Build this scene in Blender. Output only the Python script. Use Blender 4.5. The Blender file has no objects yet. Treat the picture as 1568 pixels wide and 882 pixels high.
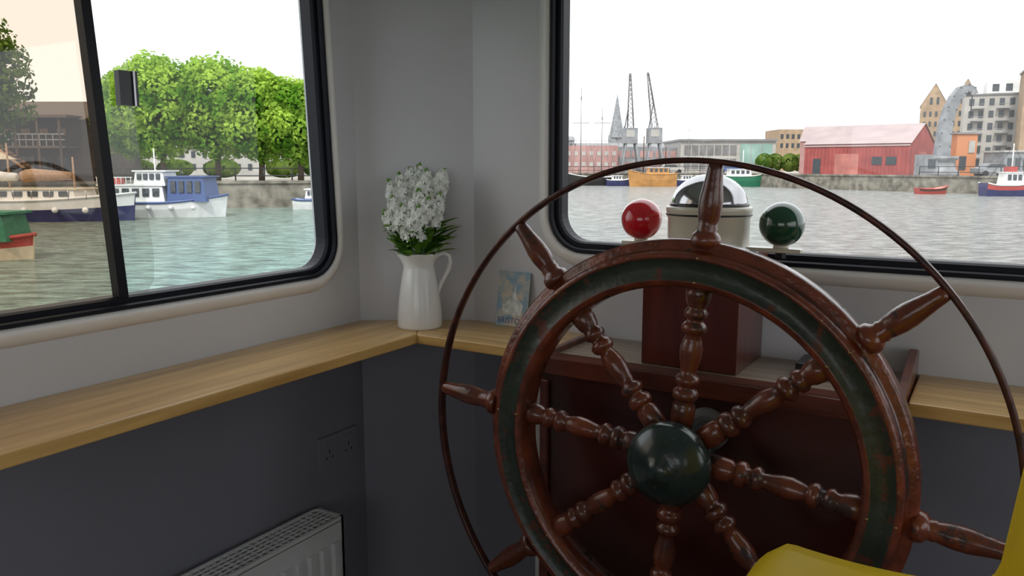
import bpy, math, random
from mathutils import Vector, Matrix
random.seed(7)
sc = bpy.context.scene
YAW = math.radians(31.5)
CAMZ = 1.45
XL, YF, XR, YB, ZC = -1.506, 1.812, 1.75, -2.1, 2.15
SILL = 1.02
WATER = -1.3
QUAY = 0.3

# ------------------------------------------------------------------ materials
def new_mat(name):
    m = bpy.data.materials.new(name); m.use_nodes = True
    nt = m.node_tree; nt.nodes.clear()
    out = nt.nodes.new('ShaderNodeOutputMaterial')
    return m, nt, out

def mat(name, col, rough=0.5, metal=0.0, var=0.12, vscale=8.0, bump=0.0, bscale=40.0,
        stretch=(1, 1, 1), col2=None, coat=0.0, detail=4.0, spec=0.5, lo=0.3, hi=0.7, wear=None, wscale=30, wth=.62):
    m, nt, out = new_mat(name)
    N = nt.nodes.new; L = nt.links.new
    b = N('ShaderNodeBsdfPrincipled')
    b.inputs['Roughness'].default_value = rough
    b.inputs['Metallic'].default_value = metal
    b.inputs['Coat Weight'].default_value = coat
    b.inputs['Coat Roughness'].default_value = 0.15
    b.inputs['Specular IOR Level'].default_value = spec
    tc = N('ShaderNodeTexCoord'); mp = N('ShaderNodeMapping')
    mp.inputs['Scale'].default_value = stretch
    L(tc.outputs['Object'], mp.inputs['Vector'])
    nz = N('ShaderNodeTexNoise'); nz.inputs['Scale'].default_value = vscale
    nz.inputs['Detail'].default_value = detail
    L(mp.outputs[0], nz.inputs['Vector'])
    cr = N('ShaderNodeValToRGB')
    c2 = col2 if col2 else tuple(c * (1 - var) for c in col)
    c1 = col if col2 else tuple(min(1, c * (1 + var)) for c in col)
    cr.color_ramp.elements[0].position = lo; cr.color_ramp.elements[1].position = hi
    cr.color_ramp.elements[0].color = (*c2, 1); cr.color_ramp.elements[1].color = (*c1, 1)
    L(nz.outputs['Fac'], cr.inputs['Fac'])
    colout = cr.outputs['Color']
    if wear:
        wn = N('ShaderNodeTexNoise'); wn.inputs['Scale'].default_value = wscale; wn.inputs['Detail'].default_value = 9
        wn.inputs['Roughness'].default_value = .68
        L(tc.outputs['Object'], wn.inputs['Vector'])
        wr = N('ShaderNodeValToRGB'); wr.color_ramp.elements[0].position = wth; wr.color_ramp.elements[1].position = wth + .05
        L(wn.outputs['Fac'], wr.inputs[0])
        mx = N('ShaderNodeMix'); mx.data_type = 'RGBA'; mx.inputs[7].default_value = (*wear, 1)
        L(wr.outputs[0], mx.inputs[0]); L(colout, mx.inputs[6]); colout = mx.outputs[2]
        rr_ = N('ShaderNodeMapRange'); rr_.inputs[3].default_value = rough; rr_.inputs[4].default_value = .7
        L(wr.outputs[0], rr_.inputs[0]); L(rr_.outputs[0], b.inputs['Roughness'])
    L(colout, b.inputs['Base Color'])
    if bump > 0:
        n2 = N('ShaderNodeTexNoise'); n2.inputs['Scale'].default_value = bscale
        L(mp.outputs[0], n2.inputs['Vector'])
        bp = N('ShaderNodeBump'); bp.inputs['Strength'].default_value = bump
        bp.inputs['Distance'].default_value = 0.01
        L(n2.outputs['Fac'], bp.inputs['Height']); L(bp.outputs[0], b.inputs['Normal'])
    L(b.outputs[0], out.inputs[0])
    return m

def glass_mat(name, tint, gloss=0.05, rough=0.02):
    m, nt, out = new_mat(name)
    N = nt.nodes.new; L = nt.links.new
    t = N('ShaderNodeBsdfTransparent'); t.inputs[0].default_value = (*tint, 1)
    g = N('ShaderNodeBsdfGlossy'); g.inputs['Roughness'].default_value = rough
    mx = N('ShaderNodeMixShader')
    mx.inputs[0].default_value = gloss
    L(t.outputs[0], mx.inputs[1]); L(g.outputs[0], mx.inputs[2]); L(mx.outputs[0], out.inputs[0])
    return m

def leaf_mat(name, c1, c2, scale, trans=0.4, lo=.35, hi=.65):
    m, nt, out = new_mat(name)
    N = nt.nodes.new; L = nt.links.new
    tc = N('ShaderNodeTexCoord'); nz = N('ShaderNodeTexNoise'); nz.inputs['Scale'].default_value = scale
    L(tc.outputs['Object'], nz.inputs['Vector'])
    cr = N('ShaderNodeValToRGB'); cr.color_ramp.elements[0].position = lo; cr.color_ramp.elements[1].position = hi
    cr.color_ramp.elements[0].color = (*c1, 1); cr.color_ramp.elements[1].color = (*c2, 1)
    L(nz.outputs['Fac'], cr.inputs[0])
    d = N('ShaderNodeBsdfDiffuse'); t = N('ShaderNodeBsdfTranslucent'); mx = N('ShaderNodeMixShader')
    mx.inputs[0].default_value = trans
    L(cr.outputs[0], d.inputs[0]); L(cr.outputs[0], t.inputs[0])
    L(d.outputs[0], mx.inputs[1]); L(t.outputs[0], mx.inputs[2]); L(mx.outputs[0], out.inputs[0])
    return m

def wall_mat(name, upper, lower, zsplit):
    m, nt, out = new_mat(name)
    N = nt.nodes.new; L = nt.links.new
    b = N('ShaderNodeBsdfPrincipled'); b.inputs['Roughness'].default_value = 0.38
    g = N('ShaderNodeNewGeometry'); s = N('ShaderNodeSeparateXYZ'); L(g.outputs['Position'], s.inputs[0])
    mt = N('ShaderNodeMath'); mt.operation = 'GREATER_THAN'; mt.inputs[1].default_value = zsplit
    L(s.outputs['Z'], mt.inputs[0])
    mx = N('ShaderNodeMix'); mx.data_type = 'RGBA'
    mx.inputs[6].default_value = (*lower, 1); mx.inputs[7].default_value = (*upper, 1)
    L(mt.outputs[0], mx.inputs[0])
    nz = N('ShaderNodeTexNoise'); nz.inputs['Scale'].default_value = 3.0; nz.inputs['Detail'].default_value = 3
    L(g.outputs['Position'], nz.inputs['Vector'])
    mr = N('ShaderNodeMapRange'); mr.inputs[3].default_value = .93; mr.inputs[4].default_value = 1.05
    L(nz.outputs['Fac'], mr.inputs[0])
    vm = N('ShaderNodeVectorMath'); vm.operation = 'SCALE'
    L(mx.outputs[2], vm.inputs[0]); L(mr.outputs[0], vm.inputs['Scale'])
    L(vm.outputs[0], b.inputs['Base Color'])
    n2 = N('ShaderNodeTexNoise'); n2.inputs['Scale'].default_value = 120
    L(g.outputs['Position'], n2.inputs['Vector'])
    bp = N('ShaderNodeBump'); bp.inputs['Strength'].default_value = .06; bp.inputs['Distance'].default_value = .005
    L(n2.outputs['Fac'], bp.inputs['Height']); L(bp.outputs[0], b.inputs['Normal'])
    L(b.outputs[0], out.inputs[0])
    return m

M = {}
M['wall'] = wall_mat('painted_cabin_wall', (.60, .60, .62), (.225, .225, .265), SILL - .02)
M['lip'] = mat('moulded_white_surround', (.82, .80, .77), .35, var=.03)
M['edge_strip'] = mat('pale_edge_strip', (.55, .54, .52), .4, var=.05)
M['gasket'] = mat('black_window_rubber', (.005, .006, .012), .45, var=.2, spec=.25)
M['glass'] = glass_mat('clear_glass', (.97, .98, .98), .03)
M['glass_tint'] = glass_mat('tinted_sliding_glass', (.64, .54, .44), .07)
M['glass_edge'] = glass_mat('overlapping_pane', (.84, .85, .82), .05)
M['sillL'] = mat('oak_sill_left', (.78, .50, .18), .30, stretch=(14, 1.0, 14), vscale=3.0, col2=(.50, .28, .08), coat=.4, detail=6)
M['sillF'] = mat('oak_sill_front', (.78, .50, .18), .30, stretch=(1.0, 14, 14), vscale=3.0, col2=(.50, .28, .08), coat=.4, detail=6)
M['wheelwood'] = mat('varnished_mahogany', (.21, .048, .018), .28, vscale=14, col2=(.06, .015, .009), coat=.5, bump=.2, bscale=60, wear=(.035, .015, .012), wscale=22, wth=.57)
M['wheelworn'] = mat('worn_mahogany_edge', (.25, .056, .024), .32, vscale=25, col2=(.08, .020, .012), coat=.35, bump=.3, bscale=70, detail=8, wear=(.38, .22, .15), wscale=38, wth=.645)
M['wheelgreen'] = mat('worn_green_paint', (.036, .052, .036), .42, vscale=18, col2=(.018, .024, .018), coat=.15, bump=.3, bscale=50, detail=8, wear=(.11, .032, .018), wscale=24, wth=.56)
M['ring'] = mat('rusted_brown_ring', (.10, .030, .02), .35, vscale=40, col2=(.03, .013, .012), metal=.2, bump=.2)
M['hub'] = mat('dark_green_hub', (.016, .034, .030), .25, var=.3, coat=.4, vscale=20, wear=(.03, .03, .028), wscale=30, wth=.6)
M['console'] = mat('dark_mahogany_console', (.075, .015, .010), .3, vscale=3, stretch=(1.5, 10, 1.5), col2=(.032, .008, .006), coat=.4)
M['binbox'] = mat('mahogany_box', (.13, .024, .014), .28, vscale=3, stretch=(10, 10, 1.2), col2=(.06, .011, .008), coat=.5)
M['console_lip'] = mat('console_moulding', (.17, .042, .024), .3, vscale=4, stretch=(1.5, 10, 10), col2=(.07, .018, .012), coat=.4)
M['console_top'] = mat('console_top_board', (.40, .33, .26), .4, vscale=5, stretch=(1, 12, 1), col2=(.26, .20, .15))
M['bin'] = mat('cream_enamel', (.68, .63, .50), .3, var=.05, coat=.4)
M['brass'] = mat('aged_brass', (.30, .20, .09), .35, metal=.9, var=.2)
M['chrome'] = mat('chrome_dome', (.42, .42, .43), .14, metal=1, var=.2, vscale=25)
M['black'] = mat('black_plastic', (.012, .012, .014), .35)
M['red'] = mat('red_sphere_paint', (.62, .008, .02), .12, var=.1, coat=.8)
M['green'] = mat('green_sphere_paint', (.008, .060, .028), .12, var=.15, coat=.8)
M['jug'] = mat('white_enamel_jug', (.78, .78, .76), .25, var=.02, coat=.4)
M['petal'] = leaf_mat('white_petals', (.90, .92, .86), (1.0, 1.0, .97), 40, .30)
M['leaf'] = leaf_mat('stock_leaves', (.06, .17, .02), (.20, .40, .06), 20, .3)
M['stem'] = mat('flower_stems', (.14, .28, .05), .6)
M['rad'] = mat('white_radiator_enamel', (.62, .63, .63), .35, var=.03)
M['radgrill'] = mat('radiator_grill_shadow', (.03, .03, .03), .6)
M['yellow'] = mat('yellow_moulded_plastic', (.84, .60, .006), .45, var=.05)
M['steel'] = mat('brushed_steel', (.4, .4, .42), .3, metal=.9)
M['floor'] = mat('dark_floorboards', (.16, .11, .075), .4, stretch=(1, 12, 1), vscale=2, col2=(.10, .065, .045))
M['ceil'] = mat('white_ceiling', (.7, .7, .69), .5, var=.03)
M['paper'] = mat('card_paper', (.58, .51, .40), .6, vscale=30, col2=(.22, .36, .46), lo=.40, hi=.60, detail=8)
M['ink'] = mat('card_ink', (.60, .62, .58), .6, vscale=60, var=.35)
M['white'] = mat('white_boat_paint', (.66, .67, .67), .4, var=.10, vscale=1.5)
M['stucco'] = mat('pale_stucco', (.38, .37, .35), .7, var=.14, vscale=.6)
M['cream'] = mat('cream_boat_paint', (.56, .50, .37), .5, var=.1, vscale=1.5)
M['navy'] = mat('navy_hull_paint', (.035, .04, .12), .35, var=.2, vscale=1)
M['blue'] = mat('blue_boat_paint', (.06, .10, .24), .4, var=.1)
M['boatred'] = mat('red_boat_paint', (.38, .06, .05), .4)
M['boatgreen'] = mat('green_canopy', (.02, .15, .08), .6, var=.2)
M['orangewood'] = mat('orange_timber_hull', (.44, .22, .07), .5, var=.25, vscale=1)
M['win'] = mat('dark_windowpanes', (.06, .07, .08), .15, var=.4)
M['teal'] = mat('green_glazing', (.26, .40, .36), .2, var=.25, vscale=.3)
M['brick'] = mat('brown_brick', (.33, .24, .16), .8, var=.2, vscale=.8)
M['pinkwall'] = mat('pinkish_cladding', (.36, .21, .20), .7, var=.25, vscale=.4)
M['redwall'] = mat('red_shed_cladding', (.29, .065, .06), .6, var=.22, vscale=.8, detail=8)
M['reddoor'] = mat('faded_red_door', (.38, .14, .12), .6, var=.2, vscale=.7)
M['paleroof'] = mat('pale_roof', (.37, .30, .30), .6, var=.12, vscale=.4, spec=.2)
M['greyroof'] = mat('slate_roof', (.22, .22, .23), .7, var=.2, vscale=.5)
M['stone'] = mat('quay_stone', (.30, .28, .23), .85, vscale=1.4, col2=(.09, .08, .065), detail=10, bump=.8, bscale=3)
M['pave'] = mat('quay_paving', (.34, .31, .27), .85, var=.15, vscale=.3)
M['darkwood'] = mat('dark_tavern_timber', (.07, .045, .032), .7, var=.3, vscale=1)
M['brownroof'] = mat('brown_tavern_roof', (.10, .075, .06), .8, var=.2)
M['metalgrey'] = mat('grey_painted_iron', (.22, .23, .245), .6, var=.3, vscale=1.2, detail=8)
M['mast'] = mat('dark_rigging', (.17, .165, .17), .6, var=.25, vscale=1)
M['orange'] = mat('orange_container', (.50, .21, .10), .6)
M['bark'] = mat('tree_bark', (.08, .06, .04), .9, var=.3)
M['tree'] = leaf_mat('plane_tree_leaves', (.11, .27, .02), (.42, .60, .09), .45, .45, .4, .6)
M['treedark'] = leaf_mat('shaded_tree_leaves', (.05, .11, .015), (.20, .28, .06), .8, .35)
M['sail'] = mat('furled_brown_sail', (.34, .22, .14), .8, var=.2)

# ------------------------------------------------------------------ mesh builder
class MB:
    def __init__(s): s.v = []; s.f = []; s.m = []; s.s = []; s.mats = []
    def mi(s, k):
        if k not in s.mats: s.mats.append(k)
        return s.mats.index(k)
    def add(s, vs, fs, k, smooth=False, T=None):
        o = len(s.v)
        for v in vs:
            v = Vector(v)
            s.v.append(T @ v if T is not None else v)
        ks = k if isinstance(k, list) else None
        for i, f in enumerate(fs):
            s.f.append([a + o for a in f]); s.m.append(s.mi(ks[i] if ks else k)); s.s.append(smooth)
    def box(s, lo, hi, k, T=None):
        (a, b, c), (d, e, f) = lo, hi
        vs = [(a, b, c), (d, b, c), (d, e, c), (a, e, c), (a, b, f), (d, b, f), (d, e, f), (a, e, f)]
        s.add(vs, [(0, 3, 2, 1), (4, 5, 6, 7), (0, 1, 5, 4), (1, 2, 6, 5), (2, 3, 7, 6), (3, 0, 4, 7)], k, False, T)
    def lathe(s, prof, k, seg=32, T=None, smooth=True, closed=False):
        n = len(prof); vs = []; fs = []; ks = []
        for i in range(seg):
            a = 2 * math.pi * i / seg
            for r, z in prof: vs.append((r * math.cos(a), r * math.sin(a), z))
        for i in range(seg):
            j = (i + 1) % seg
            for q in range(n if closed else n - 1):
                w = (q + 1) % n
                fs.append((i * n + q, j * n + q, j * n + w, i * n + w))
                ks.append(k[q] if isinstance(k, list) else k)
        s.add(vs, fs, ks, smooth, T)
        if not closed:
            for q, rev in ((0, True), (n - 1, False)):
                if prof[q][0] > 1e-4:
                    loop = [i * n + q for i in range(seg)]
                    if rev: loop.reverse()
                    o = len(s.v) - len(vs)
                    s.f.append([a + o for a in loop]); s.m.append(s.mi(ks[0] if rev else ks[-1])); s.s.append(False)
    def tube(s, pts, rad, k, seg=8, smooth=True, caps=True, T=None):
        pts = [Vector(p) for p in pts]; n = len(pts)
        if not isinstance(rad, (list, tuple)): rad = [rad] * n
        vs = []; fs = []; up = None
        for i, p in enumerate(pts):
            t = (pts[min(i + 1, n - 1)] - pts[max(i - 1, 0)]).normalized()
            if up is None:
                up = Vector((0, 0, 1)) if abs(t.z) < .9 else Vector((1, 0, 0))
            a = t.cross(up)
            if a.length < 1e-5: a = t.cross(Vector((0, 1, 0)))
            a.normalize(); b = a.cross(t); up = b
            for j in range(seg):
                an = 2 * math.pi * j / seg
                vs.append(p + (a * math.cos(an) + b * math.sin(an)) * rad[i])
        for i in range(n - 1):
            for j in range(seg):
                w = (j + 1) % seg
                fs.append((i * seg + j, i * seg + w, (i + 1) * seg + w, (i + 1) * seg + j))
        if caps:
            fs.append(list(range(seg))[::-1]); fs.append([(n - 1) * seg + j for j in range(seg)])
        s.add(vs, fs, k, smooth, T)
    def prism(s, poly, z0, z1, k, T=None, kside=None):
        n = len(poly)
        vs = [(x, y, z0) for x, y in poly] + [(x, y, z1) for x, y in poly]
        fs = [list(range(n))[::-1], [n + i for i in range(n)]]
        ks = [k, k]
        for i in range(n):
            j = (i + 1) % n; fs.append((i, j, n + j, n + i)); ks.append(kside or k)
        s.add(vs, fs, ks, False, T)
    def ball(s, c, r, k, seg=24, rings=12, sc=(1, 1, 1)):
        prof = [(r * math.sin(math.pi * i / rings), -r * math.cos(math.pi * i / rings)) for i in range(rings + 1)]
        prof[0] = (1e-5, -r); prof[-1] = (1e-5, r)
        s.lathe(prof, k, seg, Matrix.Translation(c) @ Matrix.Diagonal((*sc, 1)))
    def build(s, name, origin=None, rotz=0, bevel=0):
        me = bpy.data.meshes.new(name)
        if origin is None:
            xs = [v.x for v in s.v]; ys = [v.y for v in s.v]; zs = [v.z for v in s.v]
            origin = ((min(xs) + max(xs)) / 2, (min(ys) + max(ys)) / 2, min(zs))
        o = Vector(origin)
        me.from_pydata([tuple(v - o) for v in s.v], [], s.f)
        for k in s.mats: me.materials.append(M[k])
        for p, i, sm in zip(me.polygons, s.m, s.s): p.material_index = i; p.use_smooth = sm
        me.update()
        ob = bpy.data.objects.new(name, me); sc.collection.objects.link(ob)
        ob.location = Matrix.Rotation(rotz, 3, 'Z') @ o; ob.rotation_euler[2] = rotz
        if bevel:
            b = ob.modifiers.new('bevel', 'BEVEL'); b.width = bevel; b.segments = 2; b.limit_method = 'ANGLE'; b.angle_limit = math.radians(50)
        return ob

def outdoors(mb, name): return mb.build(name, rotz=YAW)

# ------------------------------------------------------------------ room shell
def rrect(u0, v0, u1, v1, r, sh=0, d=0, n=8):
    vb = v0
    u0 -= d; v0 -= d; u1 += d; v1 += d; r = max(r + d, .004)
    pts = []
    for cu, cv, a0 in ((u1 - r, v1 - r, 0), (u0 + r, v1 - r, 90), (u0 + r, v0 + r, 180), (u1 - r, v0 + r, 270)):
        for i in range(n + 1):
            a = math.radians(a0 + 90 * i / n); u = cu + r * math.cos(a); v = cv + r * math.sin(a)
            pts.append((u - sh * (v - vb), v))
    return pts

def wall(name, outer, holes, fn, t=.07):
    cu = bpy.data.curves.new(name, 'CURVE'); cu.dimensions = '2D'; cu.fill_mode = 'BOTH'; cu.extrude = t / 2
    for lp in [outer] + holes:
        sp = cu.splines.new('POLY'); sp.points.add(len(lp) - 1)
        for p, q in zip(sp.points, lp): p.co = (q[0], q[1], 0, 1)
        sp.use_cyclic_u = True
    tmp = bpy.data.objects.new('tmp', cu); sc.collection.objects.link(tmp)
    bpy.context.view_layer.update()
    dg = bpy.context.evaluated_depsgraph_get()
    me = bpy.data.meshes.new_from_object(tmp.evaluated_get(dg))
    bpy.data.objects.remove(tmp)
    for v in me.vertices: v.co = Vector(fn(v.co.x, v.co.y, v.co.z - t / 2))
    me.materials.clear(); me.materials.append(M['wall'])
    for p in me.polygons: p.use_smooth = False; p.material_index = 0
    me.name = name
    ob = bpy.data.objects.new(name, me); sc.collection.objects.link(ob)
    return ob

fL = lambda u, v, w: (XL + w, u, v)
fF = lambda u, v, w: (u, YF - w, v)
fR = lambda u, v, w: (XR - w, u, v)
fB = lambda u, v, w: (u, YB + w, v)
A = (XL, 1.640); B = (-1.234, YF)

winL = (.30, 1.160, 1.550, 1.97, .10, .042)
winF = (-.992, 1.228, 1.45, 1.97, .10, 0)
winR = (-1.3, 1.0, 1.5, 1.97, .10, 0)
winB = (-.9, 1.05, 1.3, 1.97, .10, 0)
wall('wall_left', [(YB, 0), (A[1], 0), (A[1], ZC), (YB, ZC)], [rrect(*winL, d=-.003)], fL)
wall('wall_front', [(B[0], 0), (XR, 0), (XR, ZC), (B[0], ZC)], [rrect(*winF, d=-.003)], fF)
wall('wall_right', [(YB, 0), (YF, 0), (YF, ZC), (YB, ZC)], [rrect(*winR, d=-.003)], fR)
wall('wall_back', [(XL, 0), (XR, 0), (XR, ZC), (XL, ZC)], [rrect(*winB, d=-.003)], fB)
mb = MB()
dx, dy = B[0] - A[0], B[1] - A[1]; ln = math.hypot(dx, dy); nx, ny = -dy / ln * .07, dx / ln * .07
mb.prism([A, B, (B[0] + nx, B[1] + ny), (A[0] + nx, A[1] + ny)], 0, ZC, 'wall')
mb.build('wall_corner')
mb = MB(); mb.prism([(XL - .07, YB - .07), (XR + .07, YB - .07), (XR + .07, YF + .07), (B[0], YF + .07), (XL - .07, A[1])], -.06, 0, 'floor'); mb.build('floor')
mb = MB(); mb.prism([(XL - .07, YB - .07), (XR + .07, YB - .07), (XR + .07, YF + .07), (B[0], YF + .07), (XL - .07, A[1])], ZC, ZC + .06, 'ceil'); mb.build('ceiling')

def loops(mb, win, fn, prof, k, n=8, smooth=False):
    rows = [rrect(*win, d=d, n=n) for d, w in prof]; c = len(rows[0]); vs = []; fs = []
    for row, (d, w) in zip(rows, prof): vs += [fn(u, v, w) for u, v in row]
    P = len(prof)
    for q in range(P):
        z = (q + 1) % P
        for i in range(c):
            j = (i + 1) % c; fs.append((q * c + i, q * c + j, z * c + j, z * c + i))
    mb.add(vs, fs, k, smooth)

def quad_pane(mb, fn, lp, w, k):
    mb.add([fn(u, v, w) for u, v in lp], [list(range(len(lp)))], k)

def window(win, fn, s=1.0):
    mb = MB()
    loops(mb, win, fn, [(0, -.04), (0, .010), (-.004 * s, .016), (-.011 * s, .016), (-.014 * s, .010), (-.015 * s, .002), (-.026 * s, .002), (-.030 * s, -.006), (-.030 * s, -.04)], 'gasket')
    loops(mb, win, fn, [(-.001, -.01), (-.001, .012), (.004, .020), (.013, .020), (.024, .012), (.036, .001), (.036, -.01)], 'lip', smooth=True)
    return mb
mb = window(winL, fL, .9)
u0, v0, u1, v1, r, sh = winL
mu = .942
S = lambda u, v: (u - sh * (v - v0), v)
SM = lambda u, v: (u - .055 * (v - v0), v)
def mullion(ua, ub, w0, w1, k):
    pts = [SM(ua, v0 + .02), SM(ub, v0 + .02), SM(ub, v1 - .02), SM(ua, v1 - .02)]
    vs = [fL(a, b_, w0) for a, b_ in pts] + [fL(a, b_, w1) for a, b_ in pts]
    mb.add(vs, [(0, 1, 2, 3), (7, 6, 5, 4), (0, 4, 5, 1), (1, 5, 6, 2), (2, 6, 7, 3), (3, 7, 4, 0)], k)
mullion(mu - .010, mu + .010, -.024, .000, 'gasket')
quad_pane(mb, fL, [S(u0 + .025, v0 + .025), SM(mu, v0 + .025), SM(mu, v1 - .025), S(u0 + .025, v1 - .025)], -.018, 'glass_tint')
quad_pane(mb, fL, [SM(mu, v0 + .025), S(u1 - .025, v0 + .025), S(u1 - .025, v1 - .025), SM(mu, v1 - .025)], -.022, 'glass')
quad_pane(mb, fL, [SM(mu, v0 + .025), (1.0, v0 + .025), (1.018, v0 + .05), (1.022, v0 + .10), (.995, v1 - .35), (.985, v1 - .025), SM(mu, v1 - .025)], -.012, 'glass_edge')
mb.box((XL - .012, .962, 1.570), (XL + .004, 1.002, 1.638), 'black')
mb.box((XL + .004, .990, 1.570), (XL + .008, .994, 1.638), 'steel')
mb.build('window_1')
mb = window(winF, fF); quad_pane(mb, fF, rrect(*winF, d=-.03), -.025, 'glass'); mb.build('window_2')
mb = window(winR, fR); mb.build('window_3')
mb = window(winB, fB); mb.build('window_4')

# sills (oak), mitred in the corner
Cm = ((A[0] + B[0]) / 2, (A[1] + B[1]) / 2); SF = (-1.2535, 1.574)
mb = MB(); mb.prism([(XL, YB + .01), (SF[0], YB + .01), SF, Cm, A], SILL - .026, SILL, 'sillL'); mb.build('trim_1', bevel=.003, origin=(0, 0, 0))
mb = MB(); mb.prism([SF, (-.882, SF[1]), (-.882, YF), B, Cm], SILL - .026, SILL, 'sillF')
mb.prism([(-.110, SF[1]), (XR, SF[1]), (XR, YF), (-.110, YF)], SILL - .026, SILL, 'sillF'); mb.build('trim_2', bevel=.003, origin=(0, 0, 0))

# ------------------------------------------------------------------ radiator
mb = MB()
x0, x1, y0, y1, zb, zt = -1.478, -1.385, .15, 1.42, .06, .553
for xa, xb in ((x0, x0 + .012), (x1 - .014, x1)):
    mb.box((xa, y0, zb), (xb, y1, zt - .010), 'rad')
    n = 30
    for i in range(n):
        yc = y0 + .035 + (y1 - y0 - .07) * i / (n - 1)
        if xb == x1:
            mb.prism([(xb - .002, yc - .014), (xb + .010, yc - .008), (xb + .010, yc + .008), (xb - .002, yc + .014)], zb + .04, zt - .06, 'rad')
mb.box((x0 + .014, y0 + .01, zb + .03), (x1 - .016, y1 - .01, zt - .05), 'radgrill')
mb.box((x0, y1 - .008, zb + .01), (x1, y1, zt), 'rad'); mb.box((x0, y0, zb + .01), (x1, y0 + .008, zt), 'rad')
mb.box((x0, y0, zt - .012), (x0 + .008, y1, zt), 'rad'); mb.box((x1 - .008, y0, zt - .012), (x1, y1, zt), 'rad')
for q in range(1, 5):
    xx = x0 + .008 + (x1 - x0 - .016) * q / 5
    mb.box((xx - .0016, y0, zt - .006), (xx + .0016, y1, zt - .001), 'rad')
ny_ = 62
for i in range(ny_):
    yy = y0 + (y1 - y0) * (i + .5) / ny_
    mb.box((x0 + .006, yy - .0026, zt - .006), (x1 - .006, yy + .0026, zt - .002), 'rad')
mb.tube([(x1 - .05, y1, .11), (x1 - .05, y1 + .05, .11), (x1 - .05, y1 + .055, .0)], .009, 'steel', 10)
mb.lathe([(.018, 0), (.022, .01), (.022, .05), (.015, .06)], 'rad', 16, Matrix.Translation((x1 - .05, y1 + .045, .12)))
for yy in (.4, 1.2): mb.box((XL + .001, yy - .02, .15), (x0 + .002, yy + .02, .5), 'steel')
mb.build('radiator')
mb = MB(); mb.box((XL, 1.455, .64), (XL + .010, 1.60, .725), 'wall')
for yy in (1.49, 1.565):
    mb.box((XL + .010, yy - .012, .700), (XL + .013, yy + .012, .712), 'wall')
    for q in (-.011, .011): mb.box((XL + .009, yy + q - .003, .662), (XL + .0105, yy + q + .003, .668), 'black')
    mb.box((XL + .009, yy - .002, .676), (XL + .0105, yy + .002, .688), 'black')
mb.build('wall_socket', bevel=.002)

# ------------------------------------------------------------------ console
mb = MB()
cx0, cx1, cy0, cy1 = -.858, -.126, 1.53, YF - .001
YZX = Matrix(((0, 0, 1, 0), (1, 0, 0, 0), (0, 1, 0, 0), (0, 0, 0, 1)))
mb.box((cx0, cy0, 0), (cx1, cy1, SILL - .012), 'console')
mb.box((cx0, cy0, SILL - .012), (cx1, cy1, SILL - .002), 'console_top')
for a, b in ((cx0, cx0 + .022), (cx1 - .03, cx1)): mb.box((a, cy0 - .010, 0), (b, cy0, SILL - .05), 'console_lip')
mb.box((cx0, cy0 - .010, .0), (cx1, cy0, .09), 'console_lip')
mb.box((cx0 - .018, cy0 + .004, 0), (cx0, cy0 + .03, SILL - .03), 'edge_strip')  # narrow pale upright strip along the console's left edge
mb.prism([(cy0 - .014, SILL - .035), (cy0 + .012, SILL - .035), (cy0 + .012, SILL + .012), (cy0 - .004, SILL + .016), (cy0 - .018, SILL + .006)], cx0 - .01, cx1 + .010, 'console_lip', YZX)
mb.prism([(cy0 - .016, SILL - .02), (cy1, SILL - .02), (cy1, SILL + .05), (cy1 - .03, SILL + .058), (cy0 - .016, SILL + .012)], cx1 - .004, cx1 + .013, 'console_lip', YZX)
mb.box((cx0 - .004, cy0, SILL - .02), (cx0 + .012, cy1, SILL + .012), 'console_lip')
mb.box((-.33, 1.66, SILL - .002), (-.25, 1.75, SILL + .028), 'black')
mb.build('steering_console', bevel=.003)

# ------------------------------------------------------------------ binnacle
mb = MB()
bx, by = -.538, 1.705
mb.box((-.645, 1.60, SILL - .001), (-.435, 1.806, 1.250), 'binbox')
mb.box((-.650, 1.596, 1.250), (-.430, 1.808, 1.268), 'console_lip')
Tb = Matrix.Translation((bx, by, 1.268))
mb.lathe([(.096, 0), (.096, .006), (.088, .010), (.088, .070), (.091, .074), (.091, .082), (.0925, .086), (.0925, .094), (.086, .096)], 'bin', 48, Tb)
mb.lathe([(.0915, .076), (.0930, .076), (.0930, .080), (.0915, .080)], 'black', 48, Tb)
dome = [(.082 * math.cos(math.radians(a)), .098 + .067 * math.sin(math.radians(a))) for a in range(0, 91, 6)]; dome[-1] = (1e-5, .165)
mb.lathe(dome, 'chrome', 48, Tb)
mb.lathe([(.0850, .094), (.0850, .101), (.081, .103)], 'black', 48, Tb)
mb.box((bx - .20, by - .014, 1.270), (bx + .20, by + .014, 1.279), 'bin')
mb.build('compass_binnacle', bevel=.0015)
for nm, k, sx in (('red_compensator_sphere', 'red', -.157), ('green_compensator_sphere', 'green', .157)):
    mb = MB()
    mb.ball((bx + sx, by, 1.329), .0465, k, 40, 24)
    mb.lathe([(.016, 0), (.016, .006), (.007, .008), (.007, .014)], 'bin', 20, Matrix.Translation((bx + sx, by, 1.279)))
    mb.lathe([(.011, -.012), (.011, -.001)], 'black', 6, Matrix.Translation((bx + sx, by, 1.270)), smooth=False)
    mb.build(nm)

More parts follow.
